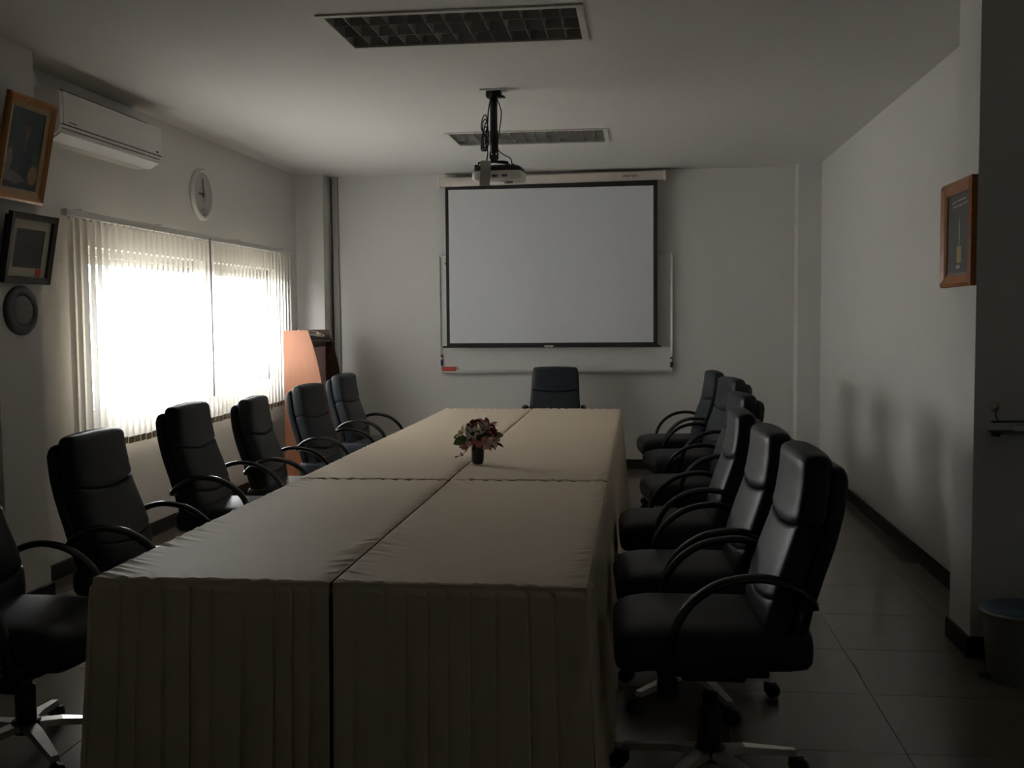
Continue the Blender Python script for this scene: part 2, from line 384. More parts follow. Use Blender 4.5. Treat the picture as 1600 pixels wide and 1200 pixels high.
# gilded portrait: bottom on the pillar face, top tipped forward
gp = thing('framed_portrait', 'gold-framed portrait of a person in a dark suit, tipped forward on the left pillar', 'picture', (PXL+.022, 5.265, 2.185), (math.radians(11.5), 0, PI/2))
GW, GH = .43, .54
def up(o, dz): o.location.z += dz; return o
f = frame_bars(MB(), GW, GH, .035, .030, [(0, 0), (0, -.022), (.35, -.032), (.7, -.024), (1, -.016), (1, 0)]).build('frame', M['gold'], gp); up(f, GH/2)
f = frame_bars(MB(), GW-.07, GH-.07, .030, .016, [(0, 0), (0, -.014), (1, -.008), (1, 0)]).build('gold_slip', M['goldl'], gp); up(f, GH/2)
art = MB(); iw, ih = (GW-.13)/2, (GH-.13)/2
art.poly([(-iw, -.004, -ih), (iw, -.004, -ih), (iw, -.004, ih), (-iw, -.004, ih)], 0)
art.poly([(-.085, -.0046, -ih+.06), (-.10, -.0046, -.04), (-.06, -.0046, .06), (.0, -.0046, .085), (.06, -.0046, .055), (.09, -.0046, -.05), (.07, -.0046, -ih+.05)], 1)
art.poly(ell(.01, .118, .028, .040, -.0050), 2)
art.poly(ell(.008, .142, .03, .022, -.0054), 1)
art.poly([(-.004, -.0050, .08), (.018, -.0050, .08), (.006, -.0050, -.02)], 4)
art.poly([(iw-.07, -.0050, -.02), (iw, -.0050, .0), (iw, -.0050, -.11), (iw-.06, -.0050, -.11)], 5)
art.poly(ell(iw-.045, -.125, .045, .05, -.0055), 3)
art.poly(ell(-iw+.03, -.06, .028, .055, -.0055), 4)
art.poly([(-iw, -.0058, -ih+.03), (-iw, -.0058, -ih+.10), (-.02, -.0058, -ih+.075), (.05, -.0058, -ih+.045), (-.06, -.0058, -ih+.02)], 4)
art.poly([(-iw, -.0062, -ih), (-iw, -.0062, -ih+.035), (-.07, -.0062, -ih+.03), (-.05, -.0062, -ih)], 1)
up(art.build('print', [M['pic_teal'], M['pic_navy'], M['pic_skin'], M['pic_gold'], M['plategrey'], M['pic_green']], gp), GH/2)
up(MB().box(-GW/2+.01, GW/2-.01, 0, .006, -GH/2+.01, GH/2-.01).build('backing', M['black'], gp), GH/2)

bp_ = thing('framed_photograph', 'black-framed dark photograph with wide cream mount and red stamp on the left pillar', 'picture', (PXL+.018, 5.315, 1.757), (math.radians(10.5), 0, PI/2))
BW, BHh = .43, .37
f = frame_bars(MB(), BW, BHh, .034, .026).build('frame', M['bframe'], bp_); up(f, BHh/2)
f = frame_bars(MB(), BW-.066, BHh-.066, .05, .006, [(0, 0), (0, -.006), (1, -.006), (1, 0)]).build('mount', M['mount'], bp_); up(f, BHh/2)
up(MB().poly([(x*(BW/2-.08), -.002, z*(BHh/2-.08)) for x, z in ((-1, -1), (1, -1), (1, 1), (-1, 1))]).build('print', M['photo'], bp_), BHh/2)
up(MB().box(.085, .135, -.0085, -.0062, -.145, -.105).build('red_stamp', M['red'], bp_), BHh/2)
up(MB().box(-BW/2+.01, BW/2-.01, 0, .022, -BHh/2+.02, BHh/2-.02).build('backing', M['black'], bp_), BHh/2)

rg = thing('oval_plaque', 'oval plaque with dark rim hung under the black-framed photograph', 'plaque', (PXL, 5.305, 1.612), (0, 0, PI/2))
def oval(t, y, n=48): return [(t*.155*math.cos(q*2*PI/n), y, t*.130*math.sin(q*2*PI/n)) for q in range(n)]
MB().rings([oval(1, 0), oval(1, -.012), oval(.93, -.022), oval(.72, -.024), oval(.60, -.014), oval(.59, -.004)], True).build('rim', M['rimgrey'], rg)
MB().rings([oval(.62, -.012), oval(.60, -.016), oval(.3, -.020), oval(.05, -.022)], True).build('relief', M['plategrey'], rg)

rp_ = thing('framed_poster', 'chestnut-framed dark print with a pale candle shape on the right pillar', 'picture', (PXR, 5.18, 1.925), (0, 0, -PI/2))
RW, RH = .47, .49
frame_bars(MB(), RW, RH, .055, .030, [(0, 0), (0, -.024), (.3, -.034), (.75, -.022), (1, -.012), (1, 0)]).build('frame', M['rframe'], rp_)
a = MB(); iw, ih = RW/2-.052, RH/2-.052
a.poly([(-iw, -.008, -ih), (iw, -.008, -ih), (iw, -.008, ih), (-iw, -.008, ih)], 0)
a.poly([(-iw, -.0086, -ih), (iw, -.0086, -ih), (iw, -.0086, -ih+.014), (-iw, -.0086, -ih+.014)], 1)
for k, (x0, x1, z) in enumerate(((-.12, -.05, .145), (-.03, .10, .15), (-.10, .05, .125), (.06, .13, .13))):
    a.poly([(x0, -.0086, z), (x1, -.0086, z+.004), (x1, -.0086, z+.012), (x0, -.0086, z+.008)], 2)
a.poly([(-.035, -.0086, -.13), (.035, -.0086, -.135), (.04, -.0086, -.06), (-.03, -.0086, -.055)], 3)
a.poly([(-.004, -.0086, -.055), (.008, -.0086, -.055), (.016, -.0086, .02), (.004, -.0086, .085), (-.006, -.0086, .02)], 2)
a.poly(ell(-.01, -.152, .035, .010, -.0084), 2)
a.build('print', [M['pic_bg'], M['plategrey'], M['pic_pale'], M['pic_yel']], rp_)

# ------------------------------------------------------------------ ceiling lights
def troffer(x0, x1, y0, y1, label):
    cx, cy = (x0+x1)/2, (y0+y1)/2; W, Dp = x1-x0, y1-y0
    t = thing('ceiling_light', label, 'ceiling light', (cx, cy, HC), group='recessed louvred ceiling lights')
    h = MB(); hx, hy, e = W/2, Dp/2, .002
    h.box(-hx-.01, hx+.01, -hy-.01, hy+.01, .13, .14); h.box(-hx-.01, -hx+e, -hy-.01, hy+.01, .0005, .14); h.box(hx-e, hx+.01, -hy-.01, hy+.01, .0005, .14)
    h.box(-hx, hx, -hy-.01, -hy+e, .0005, .14); h.box(-hx, hx, hy-e, hy+.01, .0005, .14)
    h.build('housing', M['reflector'], t)
    fr = MB(); b = .022
    fr.box(-hx-b, hx+b, -hy-b, -hy+.012, -.010, 0); fr.box(-hx-b, hx+b, hy-.012, hy+b, -.010, 0)
    fr.box(-hx-b, -hx+.012, -hy, hy, -.010, 0); fr.box(hx-.012, hx+b, -hy, hy, -.010, 0)
    fr.build('frame', M['lampframe'], t)
    blade = MB().prism([(-.009, .055), (.009, .055), (.0015, 0), (-.0015, 0)], -hy+.012, hy-.012, 'xz').mesh('louvre_blade', M['louver'])
    for k in range(1, 13): inst('louvre_blade', blade, t, (-hx+k*W/13, 0, .002))
    lb = MB().prism([(-.012, .058), (.012, .058), (.002, 0), (-.002, 0)], -hx+.012, hx-.012, 'yz').mesh('louvre_spine', M['louver'])
    for k in (1, 2): inst('louvre_spine', lb, t, (0, -hy+k*Dp/3, -.001))
    tb = MB().lathe([(.013, -hx+.03), (.013, hx-.03)], 12, axis='x').mesh('fluorescent_tube', M['tube'])
    for k in range(3): inst('fluorescent_tube', tb, t, (0, -hy+(k+.5)*Dp/3, .095))
troffer(*LIGHTS[0], 'unlit louvred ceiling light nearer the camera, at the top of the picture')
troffer(*LIGHTS[1], 'unlit louvred ceiling light behind the projector pole, nearer the screen')

# ------------------------------------------------------------------ projector on its pole
PX, PY = -.935, 6.90
pm = thing('projector_mount', 'black ceiling pole mount holding the projector', 'projector mount', (PX, PY, HC))
MB().rbox(-.085, .075, -.05, .05, -.010, 0, .002, 1).build('ceiling_plate', M['white'], pm)
MB().rbox(-.035, .05, -.04, .04, -.045, -.010, .004, 1).rbox(.02, .075, -.03, .03, -.050, -.040, .004, 1).rbox(-.045, .0, -.045, .035, -.05, -.012, .004, 1).build('top_bracket', M['plastic'], pm)
MB().lathe([(.024, -.40), (.024, -.045)], 16).lathe([(.028, -.40), (.028, -.26)], 16).build('pole', M['plastic'], pm)
MB().rbox(-.022, .022, -.022, .022, -.46, -.415, .004, 1).lathe([(.012, -.43), (.012, -.385)], 10).rbox(-.028, -.020, -.02, .02, -.44, -.40, .002, 1).rbox(.020, .028, -.02, .02, -.44, -.40, .002, 1).build('tilt_joint', M['plastic'], pm)
for a in (35, 145, 215, 325):
    x, y = .115*math.cos(math.radians(a)), .085*math.sin(math.radians(a))
    MB().tube([(0, 0, -.458), (x*.6, y*.6, -.462), (x, y, -.470), (x, y, -.492)], .007, 8).build('claw_arm', M['plastic'], pm)
pj = thing('projector', 'small white projector with black top hanging upside down from the ceiling', 'projector', (PX+.035, PY-.01, HC-.590), (0, 0, math.radians(-4)))
def rr(hx, hy, r, n=6):
    P = []
    for cx, cy, a0 in ((hx-r, hy-r, 0), (-hx+r, hy-r, 90), (-hx+r, -hy+r, 180), (hx-r, -hy+r, 270)):
        for k in range(n+1):
            a = math.radians(a0+90*k/n); P.append((cx+r*math.cos(a), cy+r*math.sin(a)))
    return P
def rring(hx, hy, r, z): return [(x, y, z) for x, y in rr(hx, hy, r)]
MB().rings([rring(.150, .105, .035, .0), rring(.160, .115, .04, .012), rring(.163, .118, .04, .052), rring(.158, .113, .04, .060)]).build('body', M['white'], pj)
MB().rings([rring(.156, .110, .04, .0605), rring(.150, .105, .04, .088), rring(.125, .085, .03, .098)]).build('top_cover', M['plastic'], pj)
v = MB()
for k in range(3): v.rbox(-.09+k*.065, -.055+k*.065, -.1195, -.116, .018, .034, .002, 1)
v.build('port', M['acgap'], pj)
for x in (-.14, .10):
    MB().lathe([(.012, .095), (.012, .108), (.006, .112)], 10, (x, -.06, -.005)).build('foot', M['plastic'], pj)
MB().lathe([(.030, .0), (.030, -.008), (.024, -.010)], 20, (.06, .0, 0)).build('lens_ring', M['binbody'], pj)
cb = MB()
cb.tube(spline([(.02, -.03, -.045), (.048, -.04, -.12), (.055, -.04, -.16), (.045, -.04, -.25), (.03, -.03, -.33), (.03, -.02, -.385), (.07, -.03, -.42), (.115, -.04, -.45), (.12, -.04, -.505)], 6), .0038, 6)
cb.tube(spline([(-.012, -.03, -.04), (-.03, -.03, -.14), (-.035, -.035, -.22), (-.05, -.04, -.33), (-.035, -.04, -.40), (-.045, -.06, -.48), (-.05, -.10, -.515)], 6), .0045, 6)
for (cx, zz, rx, rz, tl) in ((-.055, -.22, .020, .055, .15), (-.048, -.25, .018, .06, -.2), (-.05, -.31, .020, .07, .1), (-.055, -.34, .020, .055, -.15), (-.045, -.30, .016, .09, .05), (-.06, -.345, .016, .05, .3)):
    cb.tube([(cx+rx*math.cos(q*PI/10)+tl*rz*math.sin(q*PI/10)*.4, -.045+.012*math.cos(q*PI/5+cx*90), zz+rz*math.sin(q*PI/10)) for q in range(20)], .0042, 6, closed=True)
co = cb.build('projector_cable', M['cable']); co.location = (PX, PY, HC)
tag(co, 'black cables coiled and hung beside the projector pole', 'cable')
tg = MB().rbox(-.035, .03, -.002, .002, -.085, .075, .004, 1).build('hanging_card', M['tag']); tg.location = (PX-.035, PY-.145, HC-.545); tg.rotation_euler = (0, math.radians(4), math.radians(6))
tag(tg, 'small pale card dangling in front of the projector', 'card')

# ------------------------------------------------------------------ projection screen
SY = 10.70
ps = thing('projection_screen', 'pull-down projection screen with black border on the end wall', 'projection screen', (-.88, SY, 1.26))
cs = MB().rbox(-1.12, 1.12, -.05, .05, 0, .085, .008, 2).build('case', M['cream'], ps); cs.location = (0, 0, 1.628); cs.rotation_euler = (0, -math.radians(.65), 0)
for s in (-1, 1):
    e = MB().rbox(s*1.128-.012, s*1.128+.012, -.055, .055, -.006, .090, .006, 2).build('end_cap', M['white'], cs)
tc = bpy.data.curves.new('brand_text', 'FONT'); tc.body = 'VERTEX'; tc.size = .052; tc.shear = .15; tc.extrude = .0004; tc.offset = .0012; tc.space_character = 1.12
to = bpy.data.objects.new('brand_text', tc); col.objects.link(to)
bpy.context.view_layer.update()
tm = bpy.data.meshes.new_from_object(to.evaluated_get(bpy.context.evaluated_depsgraph_get()))
bpy.data.objects.remove(to)
tm.materials.clear(); tm.materials.append(M['ink'])
inst('lettering', tm, cs, (.715, -.0508, .030), (PI/2, 0, 0), (.72, .62, 1))
MB().tube([(-1.14, .0, .083), (1.14, 0, .083)], .004, 6).build('hanging_strip', M['acgap'], cs)
def sheet(x0, x1, z0, z1, y, xo0=None, xo1=None, nx=40, nz=24, amp=.006):
    mb = MB(); V = []; xo0 = x0 if xo0 is None else xo0; xo1 = x1 if xo1 is None else xo1
    for k in range(nz+1):
        t = k/nz; z = z0+(z1-z0)*t
        for i in range(nx+1):
            u = i/nx; x = (x0+(x1-x0)*u)*(1-t)+(xo0+(xo1-xo0)*u)*t
            V.append((x, y+amp*(1-t)*math.sin(x*7)*1.0+amp*.5*math.sin(x*3+1), z))
    Fs = [(k*(nx+1)+i, k*(nx+1)+i+1, (k+1)*(nx+1)+i+1, (k+1)*(nx+1)+i) for k in range(nz) for i in range(nx)]
    return mb.add(V, Fs, 0, True)
sheet(-1.073, 1.058, .0, 1.645, 0).build('border', M['black'], ps)
sheet(-1.040, 1.018, .036, 1.585, -.0015, -1.040, 1.018).build('fabric', M['screen'], ps)
for c in ps.children:
    if c.name.startswith('fabric'): c.location.x = 0
MB().rbox(-1.115, 1.09, -.012, .012, -.012, .008, .003, 1).build('bottom_bar', M['black'], ps)
MB().rbox(-.072, .018, -.020, -.012, -.006, .010, .002, 1).tube(spline([(-.05, -.016, -.006), (-.05, -.018, -.03), (-.027, -.018, -.038), (-.005, -.018, -.03), (-.005, -.016, -.006)], 5), .003, 6).build('pull_handle', M['white'], ps)

# ------------------------------------------------------------------ whiteboard and its things
wb = thing('whiteboard', 'whiteboard with aluminium frame partly hidden behind the projection screen', 'whiteboard', (-.855, D, 1.0))
MB().box(-1.17, 1.17, -.028, -.004, .015, 1.18).build('board', M['board'], wb)
frame_bars(MB(), 2.37, 1.20, .022, .034).build('frame', M['alu'], wb).location = (0, 0, .595)
MB().rbox(-1.16, 1.16, -.085, -.030, -.012, -.004, .002, 1).rbox(-1.16, 1.16, -.089, -.083, -.012, .006, .002, 1).build('pen_tray', M['alu'], wb)
for x in (-1.15,):
    MB().lathe([(.011, .028), (.011, .034), (.006, .036)], 12, (x+.03, 0, 1.11), axis='y').build('screw', M['hand'], wb)
er = MB().rbox(-2.015, -1.885, D-.082, D-.036, .9965, 1.050, .008, 2).rbox(-2.013, -1.887, D-.080, D-.038, .9962, 1.004, .002, 1, mi=1).build('whiteboard_eraser', [M['red'], M['acgap']])
tag(er, 'red board eraser lying at the left end of the whiteboard tray', 'eraser')
def marker(x, z, capm, label, n):
    m = thing('marker_pen', label, 'marker', (x, D-.044, z), group='markers clipped upright on the whiteboard frame')
    MB().lathe([(.010, .055), (.011, .058), (.011, .115), (.007, .122)], 12).build('barrel', M['white'], m)
    MB().lathe([(.0115, .0), (.0125, .002), (.0125, .055), (.0105, .057)], 12).build('cap', M[capm], m)
    MB().lathe([(.0115, .086), (.0115, .104)], 12).build('band', M['ink'], m)
marker(-2.028, 1.065, 'blue', 'white marker with blue cap upright at the left end of the whiteboard', 0)
marker(.318, 1.04, 'ink', 'dark-capped marker upright at the right end of the whiteboard', 1)

# ------------------------------------------------------------------ lectern in the corner
LX0, LY0, LY1 = -3.27, 9.50, 10.16
lt = thing('lectern', 'tall cherry-wood lectern with curved side panels in the window corner', 'lectern', (LX0, LY0, 0))
sp = [(0, 0), (.36, 0)] + [(.36-.0*t, .30*t) for t in (1,)] + [(.37, .5), (.355, .75), (.325, 1.0), (.285, 1.22), (.235, 1.45), (0, 1.45)]
sp = [(0, 0), (.40, 0), (.40, .35), (.392, .62), (.375, .82), (.352, 1.00), (.322, 1.16), (.285, 1.30), (.235, 1.45), (0, 1.45)]
LD = LY1-LY0
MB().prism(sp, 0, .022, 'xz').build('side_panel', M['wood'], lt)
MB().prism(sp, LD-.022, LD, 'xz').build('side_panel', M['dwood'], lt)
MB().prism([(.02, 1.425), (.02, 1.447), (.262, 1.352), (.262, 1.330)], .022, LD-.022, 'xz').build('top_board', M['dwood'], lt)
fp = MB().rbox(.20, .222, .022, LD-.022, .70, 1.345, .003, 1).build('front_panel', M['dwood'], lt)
MB().rbox(.221, .228, .09, LD-.09, .74, 1.29, .003, 1).build('inset_panel', M['mauve'], fp)
MB().rbox(.33, .355, .022, LD-.022, .06, .70, .004, 1).build('lower_panel', M['wood'], lt)
MB().rbox(.20, .36, .022, LD-.022, .70, .722, .003, 1).build('ledge', M['wood'], lt)
MB().box(.03, .38, .022, LD-.022, .0, .06).build('plinth', M['dwood'], lt)
MB().box(.0, .02, .022, LD-.022, .06, 1.385).build('back_panel', M['dwood'], lt)
cc = MB(); pts = []
for k in range(90):
    a = k*2*PI*5/90
    pts.append(((.055+.03*math.sin(a*.23))*math.cos(a)*(1+.25*math.sin(a*.37)), .22*math.sin(a*1.0+.3*math.sin(a*.2))+.02*math.sin(a*.4), .006+.045*abs(math.sin(a*.31+.4))*.25+.006*math.cos(a*.5)**2))
mn = min(p[2] for p in pts); pts = [(a, b, c-mn+.0065) for a, b, c in pts]
cc.tube(pts, .0065, 6)
ccb = cc.build('cable_coil', M['wcable']); ccb.location = (LX0+.145, LY0+.36, 1.404); ccb.rotation_euler = (0, math.radians(21.5), 0)
tag(ccb, 'coil of pale cable lying on top of the lectern', 'cable')
wc = MB().tube(spline([(0, 0, .0), (.0, .03, .14), (.02, .10, .20), (.03, .16, .15)], 8), .005, 6).build('wall_cable', M['cable'])
wc.location = (XL+.007, 9.52, .55); tag(wc, 'short black cable looping on the wall left of the lectern', 'cable')

# ------------------------------------------------------------------ skirted tables
TZ = .76
TXE = [-1.690, -.9275, -.155]; TYE = [3.083, 5.105, 7.16, 9.155]
def table(ix, iy, label):
    g = .005
    x0, x1 = TXE[ix]+(g if ix else 0), TXE[ix+1]-(0 if ix else g)
    y0, y1 = TYE[iy]+(g if iy else 0), TYE[iy+1]-(0 if iy == 2 else g)
    zt = TZ+[0, .0035, .001][iy]+(.002 if ix else 0)
    cx, cy = (x0+x1)/2, (y0+y1)/2; hx, hy = (x1-x0)/2, (y1-y0)/2
    t = thing('skirted_table', label, 'table', (cx, cy, 0), group='tables pushed together into one long conference table')
    rnd = random.Random(ix*7+iy*13+1)
    nx, ny = 60, 230
    # cloth: finer towards the edges, with short gathers running in from them
    def axis(n, h):
        out = []
        for i in range(n+1):
            u = -1+2*i/n; out.append(h*math.copysign(abs(u)**.72, u) if abs(u) > 1e-9 else 0)
        return out
    xs, ys = axis(nx, hx), axis(ny, hy)
    ph = [rnd.uniform(0, 6.28) for _ in range(12)]
    def gather(s, k): return (math.sin(s*(71+5*k)+ph[k])*.45+math.sin(s*(118-4*k)+ph[k+4])*.4+math.sin(s*175+ph[k+8])*.3)
    V = []
    for j, y in enumerate(ys):
        for i, x in enumerate(xs):
            dx0, dx1, dy0, dy1 = x+hx, hx-x, y+hy, hy-y
            z = 0
            for k, (d, s, ln) in enumerate(((dx0, y+x*.5, .10), (dx1, y-x*.5, .07), (dy0, x+y*.6, .06), (dy1, x, .05))):
                env = max(0, 1-d/(1.5*ln)/(.6+.8*abs(math.sin(s*5+ph[k])))); z += .0050*gather(s, k)*env*env*min(1, d/.006)
            z += .0012*math.sin(x*6+ph[0])*math.sin(y*4+ph[1])
            de = min(dx0, dx1, dy0, dy1)
            if de < 1e-6: z = -.004
            V.append((x, y, zt+z))
    Fs = [(j*(nx+1)+i, j*(nx+1)+i+1, (j+1)*(nx+1)+i+1, (j+1)*(nx+1)+i) for j in range(ny) for i in range(nx)]
    MB().add(V, Fs, 0, True).build('top_cloth', M['cloth'], t)
    MB().box(-hx+.006, hx-.006, -hy+.006, hy-.006, zt-.035, zt-.007).build('tabletop', M['wood'], t)
    leg = MB().tube([(0, 0, 0), (0, 0, zt-.036)], .016, 8).mesh('leg', M['chrome'])
    for sx in (-1, 1):
        for sy in (-1, 1): inst('leg', leg, t, (sx*(hx-.08), sy*(hy-.12), 0))
    # pleated skirt, one panel for each side
    def skirt(p0, p1, outn, open_, ks, ke):
        L = math.dist(p0, p1); rows = [0, .012, .03, .05, .14, .26, .40, .55, .68, .742]
        dirv = ((p1[0]-p0[0])/L, (p1[1]-p0[1])/L); V = []
        edges = [0]
        while edges[-1] < L-.05: edges.append(edges[-1]+.078*rnd.uniform(.75, 1.3))
        edges[-1] = L
        lean = [rnd.uniform(-.010, .010) for _ in edges]; dep = [rnd.uniform(.6, 1.3) for _ in edges]
        # knife pleats: each one bows out, then tucks back under the next
        US = [(0, 0, .0), (.12, .35, .0), (.45, .75, .0), (.8, .95, .0), (.96, 1.0, .0), (1.0, .92, .0), (.97, .30, .0), (.90, .0, 0)]
        n = len(US)*(len(edges)-1)
        for dz in rows:
            f = dz/.742
            for k in range(len(edges)-1):
                wd = edges[k+1]-edges[k]
                for (u, h, _) in US:
                    s = edges[k]+u*wd
                    amp = 0 if dz < .029 else (.010+.015*f)*dep[k]
                    o = amp*h + open_*f**1.1 + .004*f*math.sin(s*9+ph[2])
                    endf = (-ks*(1-min(1, s/.25))+ke*(1-min(1, (L-s)/.25)))*f*open_
                    sh = (lean[k]*f if 0 < k < len(edges)-2 else 0)+endf
                    if dz < .02: s = edges[k]+wd*min(1, (US.index((u, h, _))/7))
                    V.append((p0[0]+dirv[0]*(s+sh)+outn[0]*o, p0[1]+dirv[1]*(s+sh)+outn[1]*o, zt-.004-dz*(zt-.008)/.742))
        Fs = [(r*n+i, r*n+i+1, (r+1)*n+i+1, (r+1)*n+i) for r in range(len(rows)-1) for i in range(n-1)]
        MB().add(V, Fs, 0, False).build('skirt_panel', M['cloth'], t)
    FL = .035
    if iy == 0: skirt((-hx, -hy), (hx, -hy), (0, -1), FL, 1 if ix == 0 else 0, 1 if ix == 1 else 0)
    if iy == 2: skirt((hx, hy), (-hx, hy), (0, 1), FL, 1 if ix == 1 else 0, 1 if ix == 0 else 0)
    if ix == 0: skirt((-hx, hy), (-hx, -hy), (-1, 0), FL, 1 if iy == 2 else 0, 1 if iy == 0 else 0)
    if ix == 1: skirt((hx, -hy), (hx, hy), (1, 0), FL, 1 if iy == 0 else 0, 1 if iy == 2 else 0)
names = {(0, 0): 'cream-skirted table nearest the camera on the window side', (1, 0): 'cream-skirted table nearest the camera on the right-hand side',
         (0, 1): 'cream-skirted middle table on the window side of the flowers', (1, 1): 'cream-skirted middle table under the flower vase, right-hand side',
         (0, 2): 'cream-skirted table at the far end on the window side', (1, 2): 'cream-skirted table at the far end in front of the head chair'}
for (ix, iy), lb in names.items(): table(ix, iy, lb)

# ------------------------------------------------------------------ office chairs
FRONT = [(.40, -.135), (.46, -.137), (.55, -.142), (.62, -.156), (.72, -.188), (.82, -.224), (.90, -.245), (.98, -.257), (1.06, -.262)]
HALFW = [(.40, .205), (.50, .225), (.60, .245), (.70, .245), (.82, .236), (.92, .232), (1.0, .225), (1.06, .215)]
def sup(a, p): return math.copysign(abs(a)**p, a)
def pad(z0, z1, off, half, sag0=0, sag1=0, wk=1.0, n=12, seg=36, rnd=.035, expo=.27, k0=.18, k1=.18):
    mb = MB(); R = []
    L = z1-z0
    ts = [0, .01, .03, .07, .13]+[.2+.6*k/(n-1) for k in range(n)]+[.87, .93, .97, .99, 1]
    for t in ts:
        z = z0+L*t
        e = min(t, 1-t)*L
        k = math.sqrt(max(0, 1-(1-min(1, e/rnd))**2))      # rounded ends
        kk = k0 if t < .5 else k1; k = kk+(1-kk)*k
        ring = []
        for q in range(seg):
            a = q*2*PI/seg
            yy = sup(math.cos(a), expo); tt = sup(math.sin(a), .42)
            wv = lerp_tab(HALFW, z)*wk - (1-k)*rnd*.9
            y = yy*wv
            s = (1-(y/.245)**2)
            zz = z + (-(sag0*(1-t)+sag1*t)*s)
            crown = .007*(1-yy*yy) if tt > 0 else 0
            d1 = lerp_tab(FRONT, zz+.01)-lerp_tab(FRONT, zz-.01); nrm = Vector((.02, 0, -d1)).normalized()
            c = lerp_tab(FRONT, zz)
            ring.append((c+nrm.x*(-off+tt*half*k+crown*k), y, zz+nrm.z*(-off+tt*half*k)))
        R.append(ring)
    return mb.rings(R)
def make_chair(label, group):
    t = thing('office_chair', label, 'chair', group=group)
    # seat: loft along x
    mb = MB(); R = []
    for x, k in ((-.295, .25), (-.29, .7), (-.275, .92), (-.22, 1), (-.05, 1), (.10, 1), (.20, 1), (.26, .98), (.295, .88), (.312, .68), (.32, .3)):
        wv = (.235+.02*min(1, (x+.295)/.3))*(1-(1-k)*.18); ring = []
        zc = .452 - (.015 if x > .2 else 0)*((x-.2)/.12) + .004
        for q in range(32):
            a = q*2*PI/32
            y = sup(math.cos(a), .30)*wv; tt = sup(math.sin(a), .45)
            ring.append((x, y, zc+tt*(.070 if tt > 0 else .074)*k+(.008*(1-(y/.25)**2) if tt > 0 else 0)))
        R.append(ring)
    mb.rings(R).build('seat', M['leather'], t)
    pad(.395, 1.035, .112, .030, 0, 0, .985, rnd=.05).build('back_shell', M['leather'], t)
    pad(.865, 1.062, .042, .050, .035, -.012, 1.0, rnd=.022, k0=.72).build('headrest', M['leather'], t)
    pad(.635, .863, .044, .048, .040, .035, 1.0, rnd=.014, k0=.78, k1=.72).build('back_cushion', M['leather'], t)
    pad(.43, .633, .044, .046, .0, .040, 1.0, rnd=.014, k1=.78).build('lumbar_cushion', M['leather'], t)
    for s in (-1, 1):
        arc = spline([(-.285, s*.262, .610), (-.265, s*.270, .640), (-.20, s*.280, .684), (-.11, s*.284, .702), (0, s*.284, .682), (.085, s*.284, .625), (.135, s*.284, .545), (.155, s*.284, .45), (.158, s*.282, .375)], 5)
        ar = MB().tube(arc, .0135, 12, wid=.023).build('armrest', M['gloss'], t)
        MB().rbox(.125, .190, s*.282-.024, s*.282+.024, .335, .385, .006, 2).box(.13, .185, min(0, s*.27), max(0, s*.27), .352, .366).build('arm_bracket', M['plastic'], ar)
        MB().lathe([(.016, -.014), (.016, .014)], 12, (-.283, s*.262, .613), axis='x').build('arm_joint', M['chrome'], ar)
    MB().rbox(-.17, .17, -.15, .15, .345, .372, .008, 2).rbox(-.11, .10, -.06, .06, .300, .348, .01, 2).build('seat_mechanism', M['plastic'], t)
    MB().tube([(.02, -.05, .33), (.02, -.20, .328), (.03, -.25, .335)], .006, 8).build('lever', M['plastic'], t)
    MB().lathe([(.030, .10), (.036, .115), (.036, .25), (.026, .255), (.026, .305)], 18).lathe([(.05, .085), (.052, .10), (.05, .125), (.03, .13)], 18).build('gas_column', M['plastic'], t)
    legm = MB()
    legm.rings([[(x, yy*hw_, zz) for yy, zz in ((-1, zc-.012), (-.8, zc+.010), (.8, zc+.010), (1, zc-.012))] for x, hw_, zc in ((.03, .030, .112), (.12, .026, .108), (.26, .019, .085), (.305, .016, .078))], True, 0, False)
    legme = legm.mesh('base_leg', M['chrome'])
    cas = MB()
    for s in (-1, 1): cas.lathe([(.020, .004*s), (.029, .006*s), (.030, .012*s), (.029, .022*s), (.020, .025*s)], 16, (.318, 0, .030), axis='y')
    cas.tube([(.300, 0, .045), (.296, 0, .075)], .007, 8); cas.rbox(.285, .335, -.012, .012, .036, .062, .006, 2)
    casme = cas.mesh('caster', M['plastic'])
    for k in range(5):
        l = inst('base_leg', legme, t, (0, 0, 0), (0, 0, k*2*PI/5)); inst('caster', casme, l)
    return t
SPOTS = [  # x, y, heading, lift, star angle, label, group
 (.233, 3.510, 180+2, .060, 90, 'black leather armchair nearest the camera on the right of the table', 0),
 (.220, 4.311, 180+3.4, .040, 6, 'black leather armchair second from the camera on the right of the table', 0),
 (.215, 5.487, 180+1.9, .005, -4, 'black leather armchair third from the camera on the right of the table', 0),
 (.349, 6.827, 180+8.4, -.005, 3, 'black leather armchair fourth from the camera on the right of the table', 0),
 (.379, 7.906, 180+12, .028, 8, 'black leather armchair fifth from the camera on the right of the table', 0),
 (.317, 8.933, 180+6.3, .028, -6, 'black leather armchair at the far end of the row right of the table', 0),
 (-2.19, 3.50, -5, 0, 30, 'black leather armchair cut off by the lower left edge of the picture', 1),
 (-2.06, 4.346, .3, .008, 33, 'black leather armchair on the window side overlapping the left pillar', 1),
 (-2.167, 5.576, .8, .028, 40, 'black leather armchair on the window side, third from the camera', 1),
 (-2.165, 6.588, 4.7, -.010, 40, 'black leather armchair on the window side, fourth from the camera', 1),
 (-2.144, 7.625, -5.6, .003, 30, 'black leather armchair in front of the lectern, window side', 1),
 (-2.176, 8.714, -1.7, .022, 38, 'black leather armchair on the window side closest to the end wall', 1),
 (-.815, 10.03, -90, 0.0, 54, 'black leather armchair at the head of the table below the screen', None),
]
GR = ['chairs along the right side of the table', 'chairs along the window side of the table']
